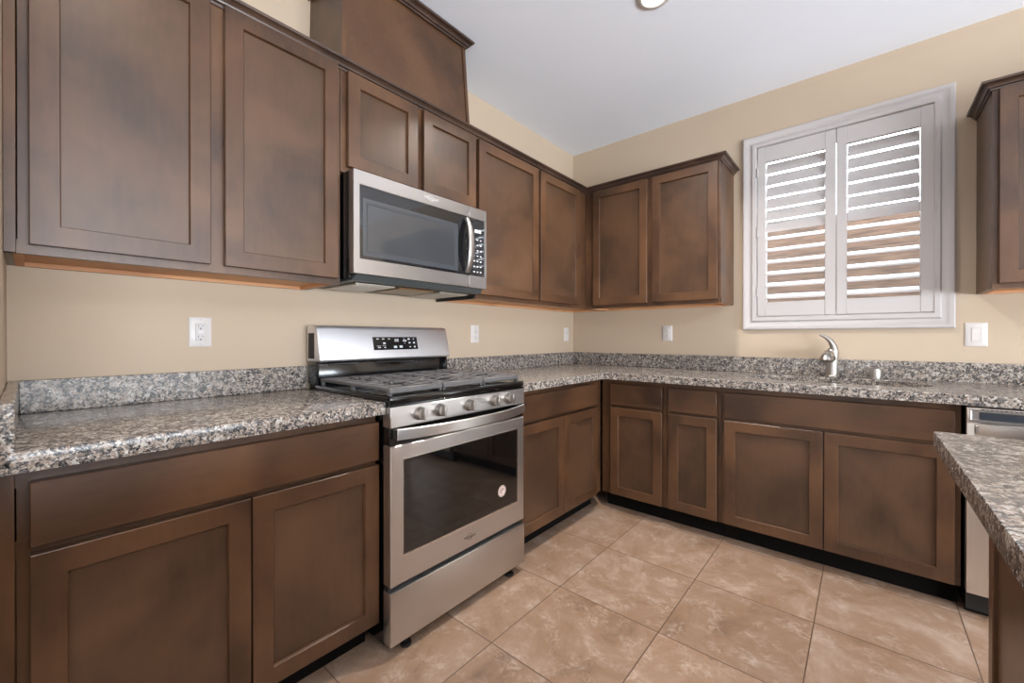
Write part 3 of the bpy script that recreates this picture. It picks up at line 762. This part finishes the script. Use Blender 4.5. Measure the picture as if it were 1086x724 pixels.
for k in range(9): v.box(0.040 + k * 0.0125, 0.050 + k * 0.0125, -0.6418, -0.640, 0.8525, 0.8565)
v.build('vent_slots', M_SLOT, d)
hn = MB(); rings = []
for i in range(21):
    u = i / 20; x = 0.022 + u * (DWW - 0.044); yc = -0.652 - 0.030 * (1 - abs(2 * u - 1) ** 3)
    rings.append([(x, yc + 0.004, 0.752), (x, yc - 0.004, 0.754), (x, yc - 0.006, 0.775), (x, yc - 0.004, 0.798), (x, yc + 0.004, 0.800)])
hn.loft(rings)
for x in (0.022, DWW - 0.044): hn.box(x, x + 0.022, -0.660, -0.6395, 0.760, 0.792, 0.002)
hn.build('dishwasher_handle', M_STEEL, dw)

# ------------------------------------------------------------------ faucet and air gap
fz = ZC1 + 0.0003
fc = thing('kitchen_faucet', 'satin nickel single-lever faucet behind the sink', 'faucet', (1.822, -0.075, fz))
MB().lathe([(0, 0), (0.034, 0), (0.0345, 0.004), (0.031, 0.009), (0.0285, 0.03), (0.0275, 0.09), (0.0285, 0.125), (0.028, 0.145), (0.022, 0.160), (0.012, 0.168), (0, 0.170)]).build('faucet_body', M_NICKEL, fc)
sp_ = MB(); sp_.wire([(0, -0.006, 0.095), (-0.002, -0.035, 0.118), (-0.006, -0.070, 0.132), (-0.010, -0.105, 0.134), (-0.014, -0.128, 0.128)], [0.019, 0.021, 0.023, 0.025, 0.024], 20)
sp_.build('spout', M_NICKEL, fc)
MB().lathe([(0, 0.046), (0.014, 0.044), (0.025, 0.034), (0.032, 0.014), (0.0345, 0.002), (0.031, -0.003), (0, -0.003)], (-0.018, -0.142, 0.098), (0, 0.25, 1), seg=28).build('spray_head', M_NICKEL, fc)
lv = MB(); lv.wire([(0.006, 0.0, 0.110), (0.010, 0.0, 0.150), (0.006, -0.002, 0.182), (-0.008, -0.006, 0.210), (-0.028, -0.012, 0.232), (-0.056, -0.018, 0.247)], [0.024, 0.0225, 0.018, 0.013, 0.0095, 0.006], 16)
lv.build('lever_handle', M_NICKEL, fc)
tag(MB().lathe([(0, 0), (0.030, 0), (0.0305, 0.003), (0.0265, 0.005), (0.0265, 0.048), (0.025, 0.055), (0.018, 0.057), (0, 0.057)]).build('air_gap_cap', M_NICKEL, loc=(2.013, -0.062, fz)),
    'small nickel air gap cylinder on the counter right of the faucet', 'air gap')

# ------------------------------------------------------------------ outlets and switch (front faces -y locally)
def plate(name, label, loc, rotz, wd=0.071, ht=0.115, kind='duplex', group='outlets above the counters'):
    t = thing(name, label, 'switch' if kind == 'rocker' else 'outlet', loc, rotz, group)
    p = MB(); p.frame(-wd / 2, wd / 2, -ht / 2, ht / 2, [(0, -0.0005), (0, -0.003), (0.005, -0.0062), (wd / 2 - 0.001, -0.0062), (wd / 2 - 0.001, -0.0005)])
    p.box(-wd / 2 + 0.004, wd / 2 - 0.004, -0.0058, -0.0006, -ht / 2 + 0.004, ht / 2 - 0.004)
    p.build('cover_plate', M_WHITE, t)
    if kind in ('gfci', 'rocker'):
        q = MB().box(-0.0165, 0.0165, -0.0085, -0.0050, -0.0335, 0.0335, 0.001).build('device_face', M_GREYW if kind == 'gfci' else M_WHITE, t)
        if kind == 'rocker':
            MB().frame(-0.0185, 0.0185, -0.0355, 0.0355, [(0, -0.0050), (0, -0.0068), (0.0015, -0.0068), (0.0015, -0.0050)]).build('device_rim', M_GREYW, t)
            return t
        for dz in (0.021, -0.021):
            s_ = MB(); s_.box(-0.0075, -0.0060, -0.0088, -0.0080, dz - 0.001, dz + 0.007); s_.box(0.0060, 0.0075, -0.0088, -0.0080, dz, dz + 0.006)
            s_.lathe([(0, 0), (0.0026, 0), (0.0026, 0.0006), (0, 0.0006)], (0, -0.0083, dz - 0.008), (0, -1, 0), seg=12)
            s_.build('socket', M_SLOT, q)
        MB().box(-0.008, 0.008, -0.0095, -0.0080, -0.005, -0.001, 0.0003).box(-0.008, 0.008, -0.0095, -0.0080, 0.001, 0.005, 0.0003).build('test_buttons', M_WHITE, q)
    elif kind == 'duplex':
        for dz in (0.020, -0.020):
            q = MB().box(-0.017, 0.017, -0.0080, -0.0050, dz - 0.014, dz + 0.014, 0.002, 2).build('socket_face', M_WHITE, t)
            s_ = MB(); s_.box(-0.0075, -0.0060, -0.0083, -0.0075, dz - 0.001, dz + 0.007); s_.box(0.0060, 0.0075, -0.0083, -0.0075, dz, dz + 0.006)
            s_.lathe([(0, 0), (0.0026, 0), (0.0026, 0.0006), (0, 0.0006)], (0, -0.0078, dz - 0.008), (0, -1, 0), seg=12)
            s_.build('socket', M_SLOT, q)
    elif kind == 'toggle':
        MB().box(-0.005, 0.005, -0.014, -0.0055, -0.006, 0.010, 0.0015).build('toggle', M_WHITE, t)
    for dz in ((ht / 2 - 0.010, -ht / 2 + 0.010) if kind != 'duplex' else (0.0,)):
        MB().lathe([(0, 0), (0.0028, 0), (0.0026, 0.0006), (0, 0.0008)], (0, -0.0060, dz), (0, -1, 0), seg=12).build('cover_screw', M_GREYW, t)
    return t
plate('wall_outlet', 'white test-button outlet on the wall left of the stove', (0, -2.6915, 1.167), RL, 0.0715, 0.114, 'gfci')
plate('wall_outlet', 'small white outlet on the wall just right of the stove backguard', (0, -1.2105, 1.168), RL, 0.072, 0.115, 'duplex')
plate('light_switch', 'small white switch plate on the stove wall beside the corner', (0, -0.113, 1.170), RL, 0.072, 0.115, 'toggle', 'light switches')
plate('wall_outlet', 'white outlet on the back wall between corner and window', (0.833, 0, 1.176), 0, 0.074, 0.115, 'duplex')
plate('light_switch', 'white rocker switch on the back wall right of the window', (2.4005, 0, 1.160), 0, 0.078, 0.120, 'rocker', 'light switches')

# ------------------------------------------------------------------ plantation shutters
def shutter(label, x0, x1, lx0, lx1, hinge_right):
    z0, z1 = 1.281, 2.381; lz0, lz1 = 1.372, 2.279; ya, yb = -0.026, 0.002
    t = thing('window_shutter', label, 'shutter', ((x0 + x1) / 2, 0, z0), 0, 'plantation shutters over the sink')
    cx = (x0 + x1) / 2
    def X(v): return v - cx
    f = MB()
    for a, c in ((x0, lx0), (lx1, x1)): f.box(X(a), X(c), ya, yb, 0, z1 - z0, 0.0025)
    f.box(X(lx0) - 0.001, X(lx1) + 0.001, ya + 0.001, yb - 0.001, 0.001, lz0 - z0, 0.002)
    f.box(X(lx0) - 0.001, X(lx1) + 0.001, ya + 0.001, yb - 0.001, lz1 - z0, z1 - z0 - 0.001, 0.002)
    f.build('shutter_frame', M_TRIM, t)
    n = 12; pitch = (lz1 - lz0) / n
    for part, rng, tilt in (('upper_louvers', range(6, 12), 62), ('lower_louvers', range(0, 6), 25)):
        L = MB()
        for k in rng:
            z = lz0 - z0 + pitch * (k + 0.5); a = R(tilt); prof = []
            for s_, c_ in ((1, 0), (0.7, 0.0038), (0, 0.0055), (-0.7, 0.0038), (-1, 0), (-0.7, -0.0038), (0, -0.0055), (0.7, -0.0038)):
                u_ = s_ * 0.0435
                prof.append((0.006 + u_ * math.cos(a) - c_ * math.sin(a), z + u_ * math.sin(a) + c_ * math.cos(a)))
            L.loft([[(X(lx0) + 0.0015, y, zz) for y, zz in prof], [(X(lx1) - 0.0015, y, zz) for y, zz in prof]])
        L.build(part, M_TRIM, t, smooth=50)
    hx = X(x1) if hinge_right else X(x0)
    for hz in (0.16, 0.55, 0.94):
        MB().tube((hx, ya - 0.003, hz - 0.03), (hx, ya - 0.003, hz + 0.03), 0.0045, seg=12).build('hinge', M_TRIM, t)
    return t
shutter('left white shutter panel with tilted louvers over the sink', 1.430, 1.8365, 1.4755, 1.7845, False)
shutter('right white shutter panel with tilted louvers over the sink', 1.8395, 2.251, 1.8875, 2.1955, True)

# ------------------------------------------------------------------ recessed ceiling lights
LAMPS = [((1.212, -1.222), 'bright recessed ceiling light at the top edge of the picture', 23),
         ((1.05, -3.05), 'recessed ceiling light over the open floor by the short wall', 4.5),
         ((3.10, -2.95), 'recessed ceiling light over the far end of the island', 9)]
for (lx, ly), lab, pw in LAMPS:
    t = thing('recessed_light', lab, 'ceiling light', (lx, ly, H), 0, 'recessed ceiling lights')
    MB().lathe([(0.078, -0.0005), (0.080, -0.003), (0.074, -0.007), (0.058, -0.009), (0.054, -0.006), (0.054, -0.0005), (0.078, -0.0005)], seg=40).build('trim_ring', M_WHITE, t)
    MB().lathe([(0, -0.0060), (0.050, -0.0055), (0.0535, -0.003), (0.0535, -0.0006), (0, -0.0006)], seg=40).build('lamp_lens', M_LAMP, t)
    l = bpy.data.lights.new('lamp', 'AREA'); l.shape = 'DISK'; l.size = 0.10; l.energy = pw; l.spread = R(128); l.color = (1.0, 0.93, 0.86)
    lo = bpy.data.objects.new('lamp_light', l); COL.objects.link(lo); lo.parent = t; lo.location = (0, 0, -0.011)
